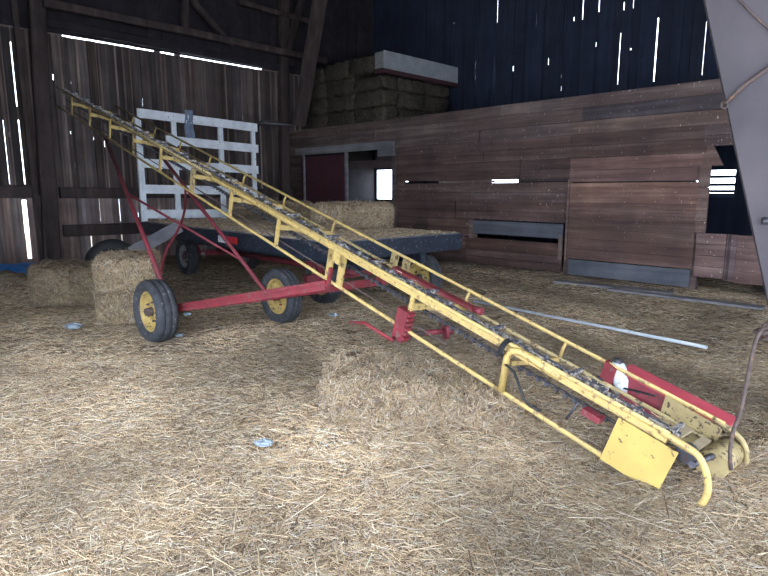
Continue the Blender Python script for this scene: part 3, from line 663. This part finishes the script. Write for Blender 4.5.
# motor
mo = part(MB().tube([Epx(613, 363, .74), Epx(617, 367, .74), Epx(622, 380, .74), Epx(622, 392, .74)], [.035, .055, .06, .05], 20), 'motor', 'motor')
part(MB().tube([Epx(614, 361, .74), Epx(622, 363, .74)], .028, 14), 'motor_cap', 'steel', None, mo)
part(MB().obox(Epx(608, 377, .7), ed * .045 + en * .01, ec * .03, en * .10), 'motor_bracket', 'red', None, mo)
part(MB().tube([Epx(597, 385, .66), Epx(597, 385, .66) + ec * .03], .06, 18), 'pulley', 'steel', None, mo)
part(MB().tube([Epx(606, 384, .7), Epx(640, 392, .7), Epx(655, 396, .7)], .007, 6), 'belt', 'black', None, mo)
part(MB().obox(E(-.60, .03, -.155), ed * .06, ec * .03, en * .02), 'chain_guide', 'red')
# skids
def smooth(pts, n=5):
    P_ = [np.asarray(p, float) for p in pts]; P_ = [2 * P_[0] - P_[1]] + P_ + [2 * P_[-1] - P_[-2]]; out = []
    for i in range(1, len(P_) - 2):
        for j in range(n):
            t = j / n; a, b, c_, d_ = P_[i - 1], P_[i], P_[i + 1], P_[i + 2]
            out.append(.5 * ((2 * b) + (c_ - a) * t + (2 * a - 5 * b + 4 * c_ - d_) * t * t + (3 * b - a - 3 * c_ + d_) * t ** 3))
    return out + [P_[-2]]
part(MB().tube(smooth([E(-.97, 0, -.01), Epx(687, 447), Epx(699, 457), Epx(706, 472), Epx(708, 488), Epx(705, 499), Epx(699, 506), Epx(690, 509)]), .018), 'skid', 'yellow')
part(MB().tube(smooth([E(-1.05, .7, -.10), Epx(735, 433, .7), Epx(744, 444, .7), Epx(747, 457, .7), Epx(742, 470, .7), Epx(731, 478, .7)]), .016), 'skid', 'dull_yellow')
# winch box with crank and shaft
wi = part(MB().obox(E(.97, -.02, -.30), ed * .055, ec * .035, en * .13), 'winch', 'red')
wi['label'] = 'bright red winch box'
mb = MB()
for i in range(6): mb.obox(E(.905, -.02, -.19 - i * .04), ed * .012, ec * .03, en * .012)
mb.build('ratchet_teeth', 'red', wi)
MB().tube([E(.99, -.06, -.42), Epx(393, 341, -.1), Epx(365, 323, -.1), Epx(350, 322, -.1)], .014).build('crank_handle', 'red', wi)
p0 = Epx(402, 336, 0); p1 = Epx(424, 333, .25); p2 = Epx(444, 331, .42); p3 = Epx(452, 330, .48)
MB().tube([p0, p1], .022, 12).build('winch_shaft', 'rust', wi)
mb = MB().tube([p1, p2], .022, 12); mb.tube([p2, p2 + (p3 - p2) * .35], .07, 20); mb.tube([p2, p3], .035, 12); mb.build('winch_hub', 'darkred', wi)
# undercarriage
tr = .34
axc = E(4.15, .04) * V3(1, 1, 0); wA = onfloor(V3(-2.49, 6.13, 0), tr); wB = onfloor(V3(-1.28, 7.02, 0), tr)
ax = wB - wA; ax /= np.linalg.norm(ax); hubA = wA + ax * .1; hubB = wB - ax * .1
wx = V3(.70, .714, 0)
wheel(el, wA, wx, tr, .24, .215, 'rim', 'rust'); wheel(el, wB, wx, tr, .21, .215, 'rim', 'red')
part(MB().bar(hubA, hubB, .07, .07), 'axle', 'red')
LT = E(7.75, 0, -.35); RT = E(7.45, .62, -.36); LB = hubA + ax * .08; RB = hubB - ax * .05
part(MB().tube([LB, LT], .028), 'leg', 'darkred'); part(MB().tube([RB, RT], .026), 'leg', 'darkred')
li = lambda p, q, t: p + (q - p) * t
part(MB().tube([li(LT, LB, .40), li(RT, RB, .80)], .016), 'brace', 'darkred')
pn = np.cross(LT - LB, RB - LB); pn /= np.linalg.norm(pn)
part(MB().tube(smooth([li(LT, LB, .86), onplane(166, 251, LB, pn), onplane(179, 228, LB, pn), onplane(185, 208, LB, pn), li(RT, RB, .33)]), .017), 'brace', 'darkred')
lz = V3(0, 0, .028); part(MB().bar(LB + lz, E(1.93, -.03, -.37) + lz, .05, .03).bar(LB - lz, E(1.93, -.03, -.37) - lz, .05, .03).bar(LB, E(1.93, -.03, -.37), .012, .06), 'lower_arm', 'red'); part(MB().bar(RB, E(1.95, .70, -.42), .05, .08), 'lower_arm', 'red')
part(MB().obox(E(1.91, -.03, -.29), ed * .018, ec * .012, en * .09), 'arm_hanger', 'red')
# red spare bar under the far side, lower end
p = Epx(394, 268, .55); q = Epx(474, 309, .62)
part(MB().bar(p, q, .065, .03, up=tuple(en)), 'slide_track', 'red')
part(MB().tube([q, Epx(482, 312, .62)], .03, 12), 'track_roller', 'darkred')

# ------------------------------------------------------------------ leaning timber sheet at the right, iron rod, rope
YP = 3.3
t0_ = atY(705, 0, YP); t1_ = atY(766, 290, YP); D = (t1_ - t0_) / (t1_[2] - t0_[2])
bt = t0_ + D * (0.0 - t0_[2]); tp = t0_ + D * (4.2 - t0_[2]); rx = V3(.93, -.36, 0); nrm = np.cross(D / np.linalg.norm(D), rx)
pl = thing('wooden_sheet', bt, 'large grey-lilac wooden sheet leaning at the right edge of the view', 'wooden sheet')
mb = MB(); wdt = .95; P4 = [bt, bt + rx * wdt, tp + rx * wdt, tp]; mb.hexa(P4 + [p + V3(.12, .30, 0) * .16 for p in P4]); mb.build('face_board', 'palewood', pl)
def pp(x, y, lift=.012): return atY(x, y, YP) * 1.0 + V3(0, 0, 0)
def onpan(x, y, lift=.012):
    n_ = np.cross(rx, D); n_ /= np.linalg.norm(n_); n_ *= -np.sign(n_[1]); return onplane(x, y, bt + n_ * lift, n_)
MB().tube([onpan(725, 104), onpan(746, 84), onpan(775, 63)], .011, 8).build('iron_rod', 'rust', pl)
MB().tube([onpan(722, 102), onpan(721, 107), onpan(725, 109), onpan(728, 105), onpan(725, 102)], .006, 6).build('iron_ring', 'rust', pl)
MB().tube([onpan(736, -4), onpan(750, 12), onpan(772, 32)], .005, 6).build('crack_strip', 'rust', pl)
MB().tube([onpan(762, 221), onpan(772, 221)], .02, 8).build('bolt', 'steel', pl)
hk = thing('rusty_rod', atz(736, 474, .02), 'rusty iron rod rising from the elevator foot to a dark bundle at the right edge', 'rod')
MB().tube(smooth([atY(766, 325, 3.25), atY(756, 340, 3.2), atY(748, 375, 3.15), atY(741, 410, 3.1), atY(733, 432, 3.03), atY(730, 452, 3.0), atY(731, 470, 2.99)]), .011, 10).build('rod', 'rust', hk)
mb = MB(); 
for i in range(7):
    p = atY(768, 330, 3.25) + V3(*rng.normal(0, .018, 3)); a = rng.normal(0, 1, 3); a /= np.linalg.norm(a)
    mb.tube([p + .045 * (math.cos(t) * a + math.sin(t) * np.cross(a, (0, 0, 1))) for t in np.linspace(0, 6.28, 13)], .012, 6)
mb.build('knotted_bundle', 'rust', hk)

# ------------------------------------------------------------------ things lying about
p, q = atz(474, 301, .03), atz(707, 347.5, .035)
tag(MB().tube([p, li(p, q, .5) + V3(0, 0, .0), q], .019, 12).build('plastic_pipe', 'pipe', loc=p), 'long pale plastic pipe lying on the straw right of the elevator', 'pipe')
for (a, b, w, lab) in (((610, 289), (764, 308), .22, 'weathered grey board lying on the floor along the board wall'), ((556, 281), (672, 293), .26, 'flat grey board on the floor at the foot of the seam in the board wall')):
    p, q = atz(*a, .03), atz(*b, .03); tag(MB().bar(p, q, w, .03).build('floor_board', 'greyboard', loc=p), lab, 'board')
p = Ap(1.6, 0, .9); c = atz(112, 262, .4)
tb_ = V3(-4.35, 9.9, .33)
tb_ = atY(113, 262, 9.6); tb_[2] = .34
sp_ = MB(); sp_.revolve(tb_, V3(.25, -.95, .1), [(-.09, .24), (-.11, .34), (-.08, .44), (0, .46), (.08, .44), (.11, .34), (.09, .24), (-.09, .24)], 40)
sp_.v = [(x, y, z) for x, y, z in sp_.v]; tag(sp_.build('spare_tyre', 'black', loc=tb_ * V3(1, 1, 0)), 'black spare tyre standing behind the straw bales at the left', 'tyre')
p = atY(131, 253, 9.3); q = atY(180, 226, 9.6)
tag(MB().bar(p, q, .03, .2).build('leaning_board', 'greyboard', loc=p), 'grey board sloping up from the spare tyre to the wagon', 'board')
# blue tarp on the heap
c = atz(8, 276, .30); mb = MB(); n = 14; vs_ = []
for j in range(n):
    for i in range(n):
        x = c[0] - .75 + 1.25 * i / (n - 1); y = c[1] - .3 + .75 * j / (n - 1)
        vs_.append(V3(x, y, .30 + float(ground_h(x, y)) * .35 + .03 * math.sin(i * 1.7) * math.cos(j * 1.3 + i) + .05 * math.exp(-((i - 9) / 2) ** 2)))
q = [(j * n + i, j * n + i + 1, (j + 1) * n + i + 1, (j + 1) * n + i) for j in range(n - 1) for i in range(n - 1)]
mb.add(vs_ + [v - V3(0, 0, .008) for v in vs_], q + [tuple(k + n * n for k in f)[::-1] for f in q], smooth=True)
tag(mb.build('tarpaulin', 'tarp', loc=c), 'crumpled blue tarpaulin on the heap at the far left', 'tarpaulin')
def scrap(x, y, r, lab, seed):
    r2 = np.random.default_rng(seed); c = atz(x, y, .02); mb = MB(); vs_ = []; n, m_ = 10, 6
    for j in range(m_):
        for i in range(n):
            a = 2 * math.pi * i / n; b = math.pi * (j + .5) / m_; rr = r * r2.uniform(.55, 1.15)
            vs_.append(c + V3(rr * math.sin(b) * math.cos(a) * 1.3, rr * math.sin(b) * math.sin(a), rr * .45 * math.cos(b) + r * .3))
    fs = [(j * n + i, j * n + (i + 1) % n, (j + 1) * n + (i + 1) % n, (j + 1) * n + i) for j in range(m_ - 1) for i in range(n)] + [tuple(range(n))[::-1], tuple((m_ - 1) * n + i for i in range(n))]
    mb.add(vs_, fs); tag(mb.build('plastic_scrap', 'plastic', loc=c), lab, 'scrap')
scrap(73, 328, .085, 'crumpled pale plastic scrap on the straw near the left edge', 1)
scrap(264, 445, .05, 'small pale blue plastic scrap on the straw before the burst bale', 2)
scrap(179, 336, .045, 'pale plastic scrap beside the left elevator wheel', 3)
scrap(187, 315, .05, 'pale blue plastic scrap behind the left elevator wheel', 4)
scrap(333, 316, .05, 'greyish plastic scrap on the straw right of the middle wheel', 5)
